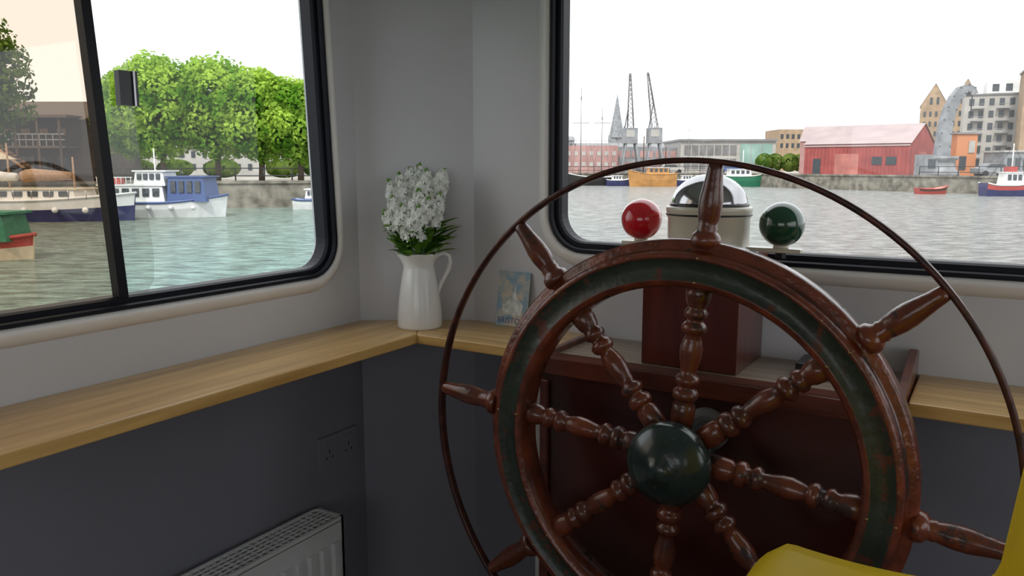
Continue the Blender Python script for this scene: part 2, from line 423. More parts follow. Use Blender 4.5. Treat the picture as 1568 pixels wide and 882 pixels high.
# ------------------------------------------------------------------ ship's wheel
wx, wy, wz = -.468, 1.350, .920
mb = MB()
TW = Matrix.Translation((wx, wy, wz)) @ Matrix(((1, 0, 0, 0), (0, 0, -1, 0), (0, 1, 0, 0), (0, 0, 0, 1)))
q_ = .955
prof = [(.333, -.026), (.333, .022), (.338, .030), (.345, .033), (.348, .034), (.351, .029), (.385, .029), (.388, .034), (.394, .034), (.400, .028), (.401, .018), (.405, .014), (.415, .014), (.421, .009), (.421, -.022), (.413, -.030), (.342, -.032)]
prof = [(r * q_, z) for r, z in prof]
ks = ['wheelwood', 'wheelwood', 'wheelworn', 'wheelworn', 'wheelgreen', 'wheelgreen', 'wheelgreen', 'wheelworn', 'wheelworn', 'wheelwood', 'wheelwood', 'wheelworn', 'wheelworn', 'wheelwood', 'wheelworn', 'wheelwood', 'wheelwood']
mb.lathe(prof, ks, 128, TW, closed=True)
R0 = .540
mb.lathe([(R0 - .005, -.007), (R0 - .005, .007), (R0 - .003, .009), (R0 + .003, .009), (R0 + .005, .007), (R0 + .005, -.007), (R0 + .003, -.009), (R0 - .003, -.009)], 'ring', 160, TW, closed=True)
mb.lathe([(.05, -.034), (.060, -.030), (.060, .020), (.066, .026), (.0745, .030), (.0765, .040), (.0765, .056), (.073, .065), (.066, .072), (.058, .080), (.046, .089), (.032, .095), (.022, .098), (.019, .103), (.011, .107), (1e-5, .108)], 'hub', 56, TW)
mb.lathe([(.022, -.178), (.022, -.03)], 'steel', 24, TW)
mb.lathe([(.045, -.178), (.045, -.172), (.03, -.164)], 'mast', 32, TW)
spoke = [(.050, .020), (.085, .0215), (.100, .0205), (.108, .015), (.111, .021), (.116, .0235), (.124, .0235), (.129, .020), (.132, .015), (.137, .015), (.141, .021), (.149, .0225), (.155, .019), (.158, .0135),
         (.170, .0155), (.190, .0195), (.206, .0205), (.222, .017), (.232, .0135), (.236, .019), (.242, .0225), (.249, .0225), (.254, .018), (.257, .0145), (.262, .0145), (.266, .020), (.274, .0215), (.280, .017), (.284, .016),
         (.292, .020), (.305, .0225), (.325, .022)]
handle = [(.394, .0245), (.403, .0265), (.412, .0250), (.417, .0195), (.421, .0170), (.427, .0185), (.430, .0165), (.440, .0185), (.457, .0205), (.475, .0205), (.495, .0175), (.512, .0150), (.526, .0138), (.533, .0128), (.537, .009)]
for i in range(8):
    a = math.radians(5.5 + 45 * i)
    d = Vector((math.sin(a), math.cos(a), 0)); t = Vector((math.cos(a), -math.sin(a), 0)); n = d.cross(t)
    Rm = Matrix(((t.x, n.x, d.x, 0), (t.y, n.y, d.y, 0), (t.z, n.z, d.z, 0), (0, 0, 0, 1)))
    mb.lathe([(r, z) for z, r in spoke], 'wheelwood', 24, TW @ Rm)
    mb.lathe([(r, z) for z, r in handle], 'wheelwood', 24, TW @ Rm)
    for rr in (.331, .374):
        mb.ball(tuple(TW @ (d * rr + Vector((0, 0, .032)))), .0035, 'brass', 8, 6)
mb.build('ships_wheel', origin=(wx, wy, wz))

# ------------------------------------------------------------------ jug with flowers
jx, jy = -1.307, 1.656
vr = Vector((math.cos(YAW), math.sin(YAW), 0)); vf = Vector((-math.sin(YAW), math.cos(YAW), 0))
mb = MB()
seg = 48
pr = [(1e-4, 0.004), (.052, .002), (.0585, 0), (.0605, .006), (.0600, .03), (.0565, .07), (.0515, .105), (.0455, .140), (.0415, .158), (.0405, .168), (.0430, .180), (.0475, .192), (.0510, .200), (.0500, .2015), (.046, .192), (.041, .180), (.038, .166), (.040, .15), (.045, .10)]
mb.lathe(pr, 'jug', seg, None)
for v in mb.v:
    if v.z > .165:
        h_ = math.hypot(v.x, v.y); c = max(0, -v.x / h_) if h_ > 0 else 0
        w = (c ** 8) * (v.z - .165) / .036
        v.x -= .017 * w; v.z += .008 * w
hp = [(.040, .182), (.052, .196), (.068, .200), (.080, .193), (.084, .176), (.080, .158), (.070, .138), (.060, .120), (.0535, .105), (.052, .092)]
mb.tube([(x, 0, z) for x, z in hp], [.0055] * 9 + [.004], 'jug', 12)
TJ = Matrix.Translation((jx, jy, SILL)) @ Matrix.Rotation(YAW, 4, 'Z')
mb.v = [TJ @ v for v in mb.v]
mb.build('white_jug', origin=(jx, jy, SILL))

rf = random.Random(3)
mb = MB()
def petal_flower(c, nrm, size):
    nrm = nrm.normalized(); a = nrm.orthogonal().normalized(); b = nrm.cross(a); ph = rf.random() * 6.28
    for lay, (sz_, up_) in enumerate(((1.0, .0), (.62, .22))):
        vs = []; fs = []
        for i in range(5):
            an = ph + lay * .6 + i * 2 * math.pi / 5; w = .66
            def pt(ang, rad, h): return c + (a * math.cos(ang) + b * math.sin(ang)) * rad * sz_ + nrm * (h + up_ * size)
            o = len(vs)
            vs += [c, pt(an - w * .85, size * .6, size * .22), pt(an - w * .55, size * 1.0, size * .15), pt(an, size * 1.08, size * .32), pt(an + w * .55, size * 1.0, size * .15), pt(an + w * .85, size * .6, size * .22), pt(an, size * .6, size * .12)]
            fs += [(o, o + 1, o + 6), (o + 1, o + 2, o + 6), (o + 2, o + 3, o + 6), (o + 3, o + 4, o + 6), (o + 4, o + 5, o + 6), (o + 5, o, o + 6)]
        mb.add(vs, fs, 'petal', True)
def leafblade(p, d, L_, w, curl):
    d = d.normalized(); side = d.cross(Vector((rf.uniform(-.3, .3), rf.uniform(-.3, .3), 1))).normalized(); up = side.cross(d)
    vs = []; fs = []; n = 6
    for i in range(n + 1):
        t = i / n; c = p + d * L_ * t - Vector((0, 0, 1)) * curl * t * t; ww = w * (math.sin(math.pi * min(1, t * .93 + .07)) ** .7)
        vs += [c - side * ww + up * ww * .3, c, c + side * ww + up * ww * .3]
    for i in range(n):
        o = i * 3; fs += [(o, o + 3, o + 4, o + 1), (o + 1, o + 4, o + 5, o + 2)]
    mb.add(vs, fs, 'leaf', True)
base = Vector((jx, jy, SILL + .175))
heads = [(-.062, .0, .345, .09, .024), (-.046, .03, .405, .11, .021), (.004, -.02, .365, .10, .026), (.022, .01, .415, .11, .021), (.050, -.01, .355, .08, .023), (-.076, -.01, .310, .06, .020),
         (.006, -.050, .325, .085, .030), (.000, .045, .430, .10, .019), (-.036, -.03, .325, .08, .025), (.046, .035, .390, .09, .021), (-.022, .05, .425, .09, .019), (.062, .015, .420, .07, .016), (-.070, .03, .390, .08, .018), (.030, -.04, .345, .07, .026)]
for hr, hf, hz, hl, hrad in heads:
    top = Vector((jx, jy, SILL)) + vr * hr * 1.12 + vf * hf + Vector((0, 0, hz))
    rt = base + vr * hr * .35 + vf * hf * .35 - Vector((0, 0, .03))
    mid = rt.lerp(top, .55) + Vector((0, 0, .01)) - (vr * hr * .2)
    mb.tube([rt, mid, top], [.0028, .0025, .0015], 'stem', 6)
    ax = (top - mid).normalized(); N_ = int(34 * hl / .1)
    for i in range(N_):
        t = i / N_; an = i * 2.4; c0 = top - ax * hl * t
        sd = ax.orthogonal().normalized(); sd = Matrix.Rotation(an, 3, ax) @ sd
        rr = hrad * (.35 + .65 * min(1, t * 2.2)) * rf.uniform(.75, 1.1)
        petal_flower(c0 + sd * rr, sd + ax * (.5 - .5 * t), rf.uniform(.0115, .0155) * (.5 + .5 * min(1, t * 3)))
    for q in range(5):
        mb.ball(tuple(top + Vector((rf.uniform(-.005, .005), rf.uniform(-.005, .005), rf.uniform(-.004, .007)))), .0034, 'stem', 6, 5, (1, 1, 1.5))
for i in range(105):
    an = rf.uniform(0, 6.283); out = vr * math.cos(an) + vf * math.sin(an)
    z0 = rf.uniform(.0, .075); p = base + out * rf.uniform(.015, .045) + Vector((0, 0, z0 + .014))
    leafblade(p, out * rf.uniform(.6, 1.2) + Vector((0, 0, rf.uniform(.3, 1.0))), rf.uniform(.05, .085), rf.uniform(.007, .011), rf.uniform(.0, .03))
for rx, fz, zz, L_ in ((.05, -.01, .235, .105), (.045, .01, .255, .10), (.05, -.02, .215, .09), (.04, .02, .225, .095), (-.045, -.02, .225, .06), (.055, -.03, .21, .07), (.05, -.03, .245, .09)):
    leafblade(Vector((jx, jy, SILL)) + vr * rx * .6 + vf * fz + Vector((0, 0, zz)), vr * rx * 20 + Vector((0, 0, .6)), L_, .011, .015)
mb.build('white_stock_flowers', origin=(jx, jy, SILL + .2))

# ------------------------------------------------------------------ postcard leaning on the wall
mb = MB()
TC = Matrix.Translation((-1.145, YF - .030, SILL + .001)) @ Matrix.Rotation(math.radians(-9), 4, 'X')
XZY = Matrix(((1, 0, 0, 0), (0, 0, 1, 0), (0, 1, 0, 0), (0, 0, 0, 1)))
mb.box((0, 0, 0), (.098, .002, .148), 'paper', TC)
mb.prism([(.02, .03), (.075, .03), (.082, .06), (.06, .078), (.055, .11), (.045, .078), (.018, .06)], -.0003, .0005, 'ink', TC @ XZY)
card = mb.build('bristol_postcard', origin=(-1.145, YF - .03, SILL))
bpy.context.view_layer.update()
tx = bpy.data.curves.new('card_title', 'FONT'); tx.body = 'BRISTOL'; tx.size = .022; tx.extrude = .0002
to = bpy.data.objects.new('card_title', tx); sc.collection.objects.link(to)
to.parent = card; to.matrix_parent_inverse = card.matrix_world.inverted()
to.matrix_basis = TC @ Matrix.Translation((.004, -.0006, .008)) @ Matrix.Rotation(math.radians(90), 4, 'X')
tx.materials.append(M['blue'])

# ------------------------------------------------------------------ yellow helm chair (facing left)
mb = MB()
sx0, sx1, sy0, sy1, sz = -.262, .06, .78, 1.176, .885
LS, LBK = .285, .42
BA = math.radians(84)
def shell(nu, nv, fn, th, k):
    vs = []; fs = []
    for s_ in (0, 1):
        for i in range(nu + 1):
            for j in range(nv + 1):
                vs.append(fn(i / nu, j / nv, s_ * th))
    st = (nu + 1) * (nv + 1); ix = lambda s_, i, j: s_ * st + i * (nv + 1) + j
    for i in range(nu):
        for j in range(nv):
            fs.append((ix(0, i, j), ix(0, i + 1, j), ix(0, i + 1, j + 1), ix(0, i, j + 1)))
            fs.append((ix(1, i, j), ix(1, i, j + 1), ix(1, i + 1, j + 1), ix(1, i + 1, j)))
    for i in range(nu):
        for j in (0, nv):
            fs.append((ix(0, i, j), ix(0, i + 1, j), ix(1, i + 1, j), ix(1, i, j)))
    for j in range(nv):
        for i in (0, nu):
            fs.append((ix(0, i, j), ix(0, i, j + 1), ix(1, i, j + 1), ix(1, i, j)))
    mb.add(vs, fs, k, True)
def chairfn(u, v, t):
    s_ = u * (LS + .08 + LBK)
    if s_ < .03: x = sx0 + s_; z = sz - .012 * (1 - s_ / .03) ** 2
    elif s_ < LS - .03: x = sx0 + s_; z = sz - .006 * math.sin((s_ - .03) / (LS - .06) * math.pi)
    elif s_ < LS + .05:
        a = (s_ - (LS - .03)) / .08 * BA; x = sx0 + LS - .03 + .05 * math.sin(a); z = sz + .05 * (1 - math.cos(a))
    else:
        q = s_ - LS - .05; a = BA
        x = sx0 + LS - .03 + .05 * math.sin(a) + q * math.cos(a); z = sz + .05 * (1 - math.cos(a)) + q * math.sin(a)
    yy = sy0 + (sy1 - sy0) * v
    cpl = abs(2 * v - 1) ** 6
    if s_ < .06: x += .018 * cpl * (1 - s_ / .06)
    if s_ > LS + .38: z -= .05 * cpl * (s_ - LS - .38) / .12
    return (x + (0 if s_ < LS else t), yy, z - (t if s_ < LS + .02 else t * .2))
shell(40, 16, chairfn, .022, 'yellow')
cxm, cym = (sx0 + sx1) / 2, (sy0 + sy1) / 2
for ax_, ay_ in ((sx0 + .05, sy0 + .05), (sx0 + .05, sy1 - .05), (sx1 - .07, sy0 + .05), (sx1 - .07, sy1 - .05)):
    ex, ey = cxm + (ax_ - cxm) * 1.15, cym + (ay_ - cym) * 1.1
    mb.tube([(ax_, ay_, sz - .03), (ex, ey, 0.0)], .012, 'steel', 12)
pts = [(cxm + (a - cxm) * 1.09, cym + (b - cym) * 1.06, .3) for a, b in ((sx0 + .05, sy0 + .05), (sx1 - .07, sy0 + .05), (sx1 - .07, sy1 - .05), (sx0 + .05, sy1 - .05), (sx0 + .05, sy0 + .05))]
for a, b in zip(pts, pts[1:]): mb.tube([a, b], .009, 'steel', 8)
mb.box((sx0 + .03, sy0 + .03, sz - .045), (sx1 - .06, sy1 - .03, sz - .028), 'steel')
mb.build('yellow_helm_chair')

# ================================================================== OUTDOORS (dock grid: X lateral, Y away, rotated by YAW)
m, nt, out = new_mat('harbour_water'); N = nt.nodes.new; L = nt.links.new
b = N('ShaderNodeBsdfPrincipled'); b.inputs['Roughness'].default_value = .16; b.inputs['IOR'].default_value = 1.33
tc = N('ShaderNodeTexCoord')
mp = N('ShaderNodeMapping'); mp.inputs['Scale'].default_value = (.6, 1.5, 1); L(tc.outputs['Object'], mp.inputs[0])
sp = N('ShaderNodeSeparateXYZ'); L(tc.outputs['Object'], sp.inputs[0])
mr = N('ShaderNodeMapRange'); mr.inputs[1].default_value = -22; mr.inputs[2].default_value = 6; L(sp.outputs['X'], mr.inputs[0])
cr = N('ShaderNodeValToRGB'); L(mr.outputs[0], cr.inputs[0])
e = cr.color_ramp.elements
e[0].color = (.16, .18, .14, 1); e[1].color = (.25, .26, .25, 1); e2 = e.new(.58); e2.color = (.19, .30, .28, 1)
n1 = N('ShaderNodeTexNoise'); n1.inputs['Scale'].default_value = 1.0; n1.inputs['Detail'].default_value = 7; n1.inputs['Roughness'].default_value = .62; L(mp.outputs[0], n1.inputs[0])
n3 = N('ShaderNodeTexNoise'); n3.inputs['Scale'].default_value = 1.7; n3.inputs['Detail'].default_value = 6; n3.inputs['Roughness'].default_value = .75; L(mp.outputs[0], n3.inputs[0])
m3 = N('ShaderNodeMapRange'); m3.inputs[1].default_value = .38; m3.inputs[2].default_value = .66; m3.inputs[3].default_value = .40; m3.inputs[4].default_value = 2.0; L(n3.outputs['Fac'], m3.inputs[0])
vm = N('ShaderNodeVectorMath'); vm.operation = 'SCALE'; L(cr.outputs[0], vm.inputs[0]); L(m3.outputs[0], vm.inputs['Scale']); L(vm.outputs[0], b.inputs['Base Color'])
bp = N('ShaderNodeBump'); bp.inputs['Strength'].default_value = 1.0; bp.inputs['Distance'].default_value = .65
L(n1.outputs['Fac'], bp.inputs['Height']); L(bp.outputs[0], b.inputs['Normal']); L(b.outputs[0], out.inputs[0])
M['water'] = m
mb = MB(); mb.add([(-300, -100, WATER), (300, -100, WATER), (300, 500, WATER), (-300, 500, WATER)], [(0, 1, 2, 3)], 'water'); mb.build('harbour_water', origin=(0, 0, WATER), rotz=YAW)

land = [(-150, 40), (-40, 46), (-18.7, 52.5), (-11, 54.5), (-8, 80), (-4, 118), (30, 116), (36, 98), (43, 86), (48, 75.5), (110, 62), (300, 62), (300, 480), (-150, 480)]
mb = MB(); mb.prism(land, WATER - .5, QUAY, 'pave', kside='stone')
for (a, b_) in zip(land[:12], land[1:12]):
    a = Vector((*a, 0)); b_ = Vector((*b_, 0)); d = (b_ - a); nn = Vector((-d.y, d.x, 0)).normalized()
    mb.prism([tuple((a - nn * .1).xy), tuple((b_ - nn * .1).xy), tuple((b_ + nn * .5).xy), tuple((a + nn * .5).xy)], QUAY, QUAY + .18, 'stone')
outdoors(mb, 'quayside')

def railing(path, name, h=1.0, step=1.6):
    mb = MB()
    for a, b_ in zip(path, path[1:]):
        a = Vector((*a, QUAY)); b_ = Vector((*b_, QUAY)); n = max(1, int((b_ - a).length / step))
        for i in range(n + 1):
            p = a.lerp(b_, i / n); mb.tube([p, p + Vector((0, 0, h))], .05, 'black', 5)
        for z in (.5, h): mb.tube([a + Vector((0, 0, z)), b_ + Vector((0, 0, z))], .035, 'black', 5)
    return outdoors(mb, name)
railing([(-40, 47.3), (-18.7, 53.8), (-11.6, 55.8)], 'quay_railing')
railing([(-3.5, 119), (30, 117.4)], 'quay_railing', 1.1, 2.2)
railing([(44.5, 87), (49.5, 77)], 'quay_railing', 1.1, 2)

def tree(lat, fwd, zbot, ztop, rad, key, seed, n=11000, leaf=.20, nb=34):
    r = random.Random(seed); mb = MB()
    zc = (zbot + ztop) / 2; hz = (ztop - zbot) / 2
    mb.tube([(lat, fwd, QUAY), (lat + .1, fwd, zbot + .3), (lat, fwd, zc)], [.24, .2, .12], 'bark', 8)
    blobs = []
    for i in range(nb):
        a = 2.4 * i; e = -1 + 2 * (i + .5) / nb; q = r.uniform(.58, .80)
        hr_ = math.sqrt(max(.05, 1 - e * e))
        c = Vector((lat + rad * q * math.cos(a) * hr_, fwd + rad * q * math.sin(a) * hr_, zc + (hz * .86) * e * r.uniform(.85, 1.0)))
        blobs.append((c, rad * r.uniform(.30, .42)))
        if i % 2 == 0: mb.tube([(lat, fwd, zbot + .2), tuple((Vector((lat, fwd, zc)) + c) / 2 - Vector((0, 0, .4))), tuple(c)], [.1, .06, .03], 'bark', 5)
    vs = []; fs = []
    for i in range(n):
        c, br = blobs[i % nb]
        d = Vector((r.gauss(0, 1), r.gauss(0, 1), r.gauss(0, 1))).normalized()
        p = c + d * br * r.uniform(.7, 1.08)
        nn = (d + Vector((r.uniform(-.7, .7), r.uniform(-.7, .7), r.uniform(-.7, .7)))).normalized()
        a = nn.orthogonal().normalized(); a = Matrix.Rotation(r.uniform(0, 6.28), 3, nn) @ a; bb = nn.cross(a); s_ = leaf * r.uniform(.6, 1.2)
        o = len(vs); vs += [p - a * s_, p + bb * s_ * .6, p + a * s_, p - bb * s_ * .6]; fs.append((o, o + 1, o + 2, o + 3))
    mb.add(vs, fs, key)
    outdoors(mb, 'plane_tree')
T_ = [(-28.2, 60, 2.2, 8.6, 2.9), (-25.4, 58, 2.3, 9.2, 3.3), (-21.8, 59, 2.2, 9.1, 3.3), (-18.4, 58.5, 2.0, 8.3, 3.1), (-15.4, 58, 1.9, 7.4, 2.8), (-12.6, 59, 1.8, 6.8, 2.6)]
for i, t in enumerate(T_): tree(*t, 'tree', 10 + i)
tree(-31.2, 46, 2.2, 10.6, 3.3, 'treedark', 40, 9000)

def gable(mb, x0, x1, y0, y1, z0, ze, zr, kw, kr, axis='x', over=.3):
    if axis == 'x':
        ym = (y0 + y1) / 2
        mb.add([(x0, y0, z0), (x1, y0, z0), (x1, y1, z0), (x0, y1, z0), (x0, y0, ze), (x1, y0, ze), (x1, y1, ze), (x0, y1, ze), (x0, ym, zr), (x1, ym, zr)],
               [(0, 1, 5, 4), (1, 2, 6, 9, 5), (2, 3, 7, 6), (3, 0, 4, 8, 7)], kw)
        s_ = (zr - ze) / (ym - y0)
        mb.add([(x0 - over, y0 - over, ze - s_ * over + .1), (x1 + over, y0 - over, ze - s_ * over + .1), (x1 + over, ym, zr + .1), (x0 - over, ym, zr + .1), (x0 - over, y1 + over, ze - s_ * over + .1), (x1 + over, y1 + over, ze - s_ * over + .1)],
               [(0, 1, 2, 3), (3, 2, 5, 4)], kr)
    else:
        xm = (x0 + x1) / 2
        mb.add([(x0, y0, z0), (x1, y0, z0), (x1, y1, z0), (x0, y1, z0), (x0, y0, ze), (x1, y0, ze), (x1, y1, ze), (x0, y1, ze), (xm, y0, zr), (xm, y1, zr)],
               [(0, 1, 5, 8, 4), (1, 2, 6, 5), (2, 3, 7, 9, 6), (3, 0, 4, 7)], kw)
        s_ = (zr - ze) / (xm - x0)
        mb.add([(x0 - over, y0 - over, ze - s_ * over + .1), (xm, y0 - over, zr + .1), (x1 + over, y0 - over, ze - s_ * over + .1), (x0 - over, y1, ze - s_ * over + .1), (xm, y1, zr + .1), (x1 + over, y1, ze - s_ * over + .1)],
               [(0, 1, 4, 3), (1, 2, 5, 4)], kr)
def wgrid(mb, x0, x1, y, z0, z1, nx_, nz_, k='win', fw=.6, fh=.6):
    dx_ = (x1 - x0) / nx_; dz_ = (z1 - z0) / nz_
    for i in range(nx_):
        for j in range(nz_):
            cx = x0 + dx_ * (i + .5); cz = z0 + dz_ * (j + .5)
            mb.box((cx - dx_ * fw / 2, y - .06, cz - dz_ * fh / 2), (cx + dx_ * fw / 2, y + .05, cz + dz_ * fh / 2), k)
def place(mb, lat, fwd, deg):
    T = Matrix.Translation((lat, fwd, 0)) @ Matrix.Rotation(math.radians(deg), 4, 'Z'); mb.v = [T @ v for v in mb.v]

mb = MB()
gable(mb, -46, -32.2, 60, 68, QUAY, 5.0, 6.4, 'darkwood', 'brownroof', 'x', .7)
wgrid(mb, -45, -33, 60, .8, 2.4, 9, 1, 'win', .7, .7); wgrid(mb, -45, -33, 60, 3.4, 4.6, 9, 1, 'sail', .5, .35)
mb.box((-46, 58, 2.75), (-32.4, 60, 2.9), 'brownroof')
for i in range(9): mb.box((-45.6 + i * 1.6, 58, QUAY), (-45.45 + i * 1.6, 58.15, 5.0), 'darkwood')
mb.box((-46, 57.8, 4.9), (-32.0, 60, 5.1), 'brownroof')
for z in (3.3, 3.7): mb.box((-46, 58, z), (-32.4, 58.08, z + .08), 'metalgrey')
for i in range(28): mb.box((-46 + i * .49, 58, 2.9), (-45.94 + i * .49, 58.06, 3.75), 'metalgrey')
for k in range(2): mb.tube([(-37.5, 57.2 + k * .9, 3.2), (-34.0, 57.2 + k * .9, QUAY + .2)], .11, 'sail', 6)
for i in range(12): mb.box((-37.4 + i * .29, 57.2, 3.05 - i * .23), (-37.05 + i * .29, 58.1, 3.12 - i * .23), 'sail')
outdoors(mb, 'quayside_tavern')
for i, (x, k) in enumerate(((-36.6, 'orange'), (-34.8, 'cream'))):
    mb = MB()
    mb.tube([(x, 54, QUAY), (x, 54, 2.4)], .05, 'darkwood', 6)
    mb.lathe([(1.2, 0), (.05, .55)], k, 8, Matrix.Translation((x, 54, 1.9)), smooth=False)
    outdoors(mb, 'parasol')
mb = MB(); gable(mb, -40, -14, 84, 92, QUAY, 3.4, 4.6, 'stucco', 'greyroof', 'x'); wgrid(mb, -40, -14, 84, .7, 3.3, 22, 2, 'win', .35, .5); outdoors(mb, 'terraced_houses')
def shrubs(spots, n, seed, sx_=1.4, sz_=1.2, key='treedark', nm='dockside_shrubs'):
    r = random.Random(seed); mb = MB(); vs = []; fs = []
    for i in range(n):
        c = r.choice(spots); d = Vector((r.gauss(0, 1), r.gauss(0, 1), r.gauss(0, 1))).normalized()
        p = Vector((c[0], c[1], QUAY + sz_ * 1.05)) + Vector((d.x * sx_, d.y * 1.0, d.z * sz_ * .9)); a = d.orthogonal().normalized(); bb = d.cross(a); o = len(vs)
        vs += [p - a * .22, p + bb * .16, p + a * .22, p - bb * .16]; fs.append((o, o + 1, o + 2, o + 3))
    mb.add(vs, fs, key); outdoors(mb, nm)
shrubs([(39.5, 125), (41.5, 126), (43.5, 125), (46, 127)], 2600, 9, 1.4, 1.6)
shrubs([(-33, 70), (-30, 71), (-25.5, 70), (-20, 70), (-17, 71)], 2600, 12, 1.6, .9)

# boats
def hull(mb, x0, x1, yc, beam, zd, k, kdeck, bow=1, ktop=None, sheer=.35, rub=None):
    n = 18; sec = []
    for i in range(n + 1):
        t = i / n; x = x0 + (x1 - x0) * t
        tb = t if bow > 0 else 1 - t
        w = beam / 2 * (1 - max(0, (tb - .62) / .38) ** 2.2) * (.8 + .2 * min(1, tb / .15)); w = max(w, .03)
        zs = zd + sheer * (max(0, tb - .5) * 2) ** 2 + sheer * .3 * (max(0, .25 - tb) * 4) ** 2
        rake = .5 * sheer * (1 if bow > 0 else -1) * (max(0, tb - .8) * 5)
        sec.append([(x, -w * .75, WATER - .2), (x + rake * .4, -w * .95, WATER + (zs - WATER) * .55), (x + rake, -w, zs), (x + rake, w, zs), (x + rake * .4, w * .95, WATER + (zs - WATER) * .55), (x, w * .75, WATER - .2)])
    vs = []; fs = []; ks = []
    for s_ in sec: vs += [(a, yc + b_, c) for a, b_, c in s_]
    for i in range(n):
        for j in range(5):
            fs.append((i * 6 + j, (i + 1) * 6 + j, (i + 1) * 6 + j + 1, i * 6 + j + 1)); ks.append([k, ktop or k, kdeck, ktop or k, k][j])
    fs += [tuple(range(6)), tuple(n * 6 + j for j in range(6))]; ks += [k, k]
    mb.add(vs, fs, ks)
    for side in (2, 3):
        mb.tube([tuple(Vector(s_[side]) + Vector((0, yc, 0))) for s_ in sec], .07, rub or 'white', 6)
def cabin(mb, x0, x1, yc, w, z0, z1, k, nwin, kr='white', kw='win'):
    mb.add([(x0, yc - w / 2, z0), (x1, yc - w / 2, z0), (x1, yc + w / 2, z0), (x0, yc + w / 2, z0), (x0 + .1, yc - w / 2 + .08, z1), (x1 - .15, yc - w / 2 + .08, z1), (x1 - .15, yc + w / 2 - .08, z1), (x0 + .1, yc + w / 2 - .08, z1)],
           [(0, 1, 5, 4), (1, 2, 6, 5), (2, 3, 7, 6), (3, 0, 4, 7), (4, 5, 6, 7)], k)
    mb.box((x0 - .05, yc - w / 2, z1), (x1 + .05, yc + w / 2, z1 + .07), kr)
    wgrid(mb, x0 + .15, x1 - .2, yc - w / 2 + .03, z0 + (z1 - z0) * .35, z1 - (z1 - z0) * .12, nwin, 1, kw, .62, .9)
mb = MB()
hull(mb, -31, -19.4, 40.5, 3.2, -.25, 'navy', 'cream', 1, 'white', .35)
cabin(mb, -29, -21.7, 40.5, 2.2, -.25, .28, 'white', 9, 'cream')
mb.tube([(-24.9, 40.5, .9), (-24.4, 40.5, 1.0), (-22.4, 40.5, .95)], [.3, .33, .2], 'sail', 8)
mb.tube([(-28, 40.5, .85), (-26.5, 40.5, .95), (-25.2, 40.5, .9)], [.22, .28, .2], 'white', 8)
for x, h in ((-25.6, 2.6), (-22.3, 1.9)): mb.tube([(x, 40.5, -.2), (x, 40.5, h)], [.06, .04], 'sail', 6)
for i in range(12): mb.tube([(-30 + i * .9, 39.1, -.2), (-30 + i * .9, 39.1, .3)], .02, 'steel', 4)
for i in range(6): mb.ball((-28.5 + i * 1.5, 38.9, -.7), .15, 'white', 8, 6)
outdoors(mb, 'navy_sailing_barge')
mb = MB()
hull(mb, -22.6, -15.8, 43.5, 2.6, -.50, 'white', 'cream', 1, 'white', .40, 'blue')
cabin(mb, -22.2, -18.6, 43.5, 2.1, -.5, .40, 'white', 6)
cabin(mb, -20.3, -18.6, 43.5, 1.8, .47, 1.15, 'white', 4)
cabin(mb, -18.5, -16.4, 43.5, 2.1, -.45, .85, 'blue', 4, 'blue')
for i in range(8): mb.tube([(-22.2 + i * .26, 42.5, .4), (-22.2 + i * .26, 42.5, .85)], .02, 'white', 4)
mb.tube([(-22.25, 42.5, .85), (-20.3, 42.5, .85)], .025, 'white', 4)
mb.tube([(-19.5, 43.5, 1.0), (-19.5, 43.5, 2.4)], .035, 'white', 5)
mb.box((-21.8, 43, .45), (-21.2, 43.5, .8), 'boatred')
for i in range(5): mb.ball((-21.8 + i * 1.2, 42.15, -.75), .13, 'white', 8, 6)
outdoors(mb, 'white_passenger_boat')
mb = MB()
hull(mb, -18.3, -14.35, 23.5, 1.6, -.72, 'cream', 'cream', 1, 'boatred', .15, 'boatred')
cabin(mb, -18.0, -14.7, 23.5, 1.3, -.74, .05, 'boatgreen', 5, 'boatgreen')
outdoors(mb, 'green_canopied_boat')
mb = MB(); hull(mb, -14.0, -11.2, 51, 1.4, -.7, 'white', 'white', 1, 'white', .25, 'blue'); cabin(mb, -13.2, -12.2, 51, 1.1, -.6, -.05, 'white', 3); outdoors(mb, 'motor_dinghy')

# --- far side, right window
mb = MB()
mb.box((9, 136, QUAY), (18, 150, 4.9), 'pinkwall'); wgrid(mb, 9, 18, 136, .8, 4.5, 7, 2, 'stucco', .5, .4)
mb.box((18, 138, QUAY), (28.5, 150, 4.6), 'metalgrey'); wgrid(mb, 18, 28.5, 138, .6, 4.4, 8, 2, 'pinkwall', .7, .6)
mb.box((28.5, 135, QUAY), (44.5, 150, 5.6), 'stucco'); mb.box((28.2, 134.6, 5.6), (44.8, 150.4, 5.95), 'greyroof')
wgrid(mb, 29, 38, 135, .7, 5.2, 7, 2, 'mast', .85, .75); wgrid(mb, 38.5, 44, 135, 1.6, 5.3, 3, 1, 'teal', .92, .92)
outdoors(mb, 'dockside_museum_shed')
mb = MB()
rr = random.Random(5)
x = 6
while x < 130:
    w = rr.uniform(5, 13); h = rr.uniform(6.5, 10.0)
    k = rr.choice(['brick', 'stucco', 'pinkwall', 'greyroof', 'cream', 'metalgrey'])
    gable(mb, x, x + w, 205, 220, QUAY, h - 1.2, h, k, 'greyroof', rr.choice('xy')); wgrid(mb, x, x + w, 205, 3.5, h - 1.5, int(w / 1.5), 2, 'win', .4, .5); x += w + rr.uniform(-.5, 1.0)
mb.box((60, 180, QUAY), (70, 190, 9.6), 'brick'); wgrid(mb, 60, 70, 180, 5, 9, 8, 2, 'win', .5, .5)
outdoors(mb, 'distant_town_buildings')
mb = MB()
mb.box((36.6, 300, QUAY), (42, 305, 13), 'metalgrey'); mb.lathe([(3.0, 0), (1.8, 6), (.05, 16)], 'metalgrey', 8, Matrix.Translation((39.4, 302, 12)), smooth=False)
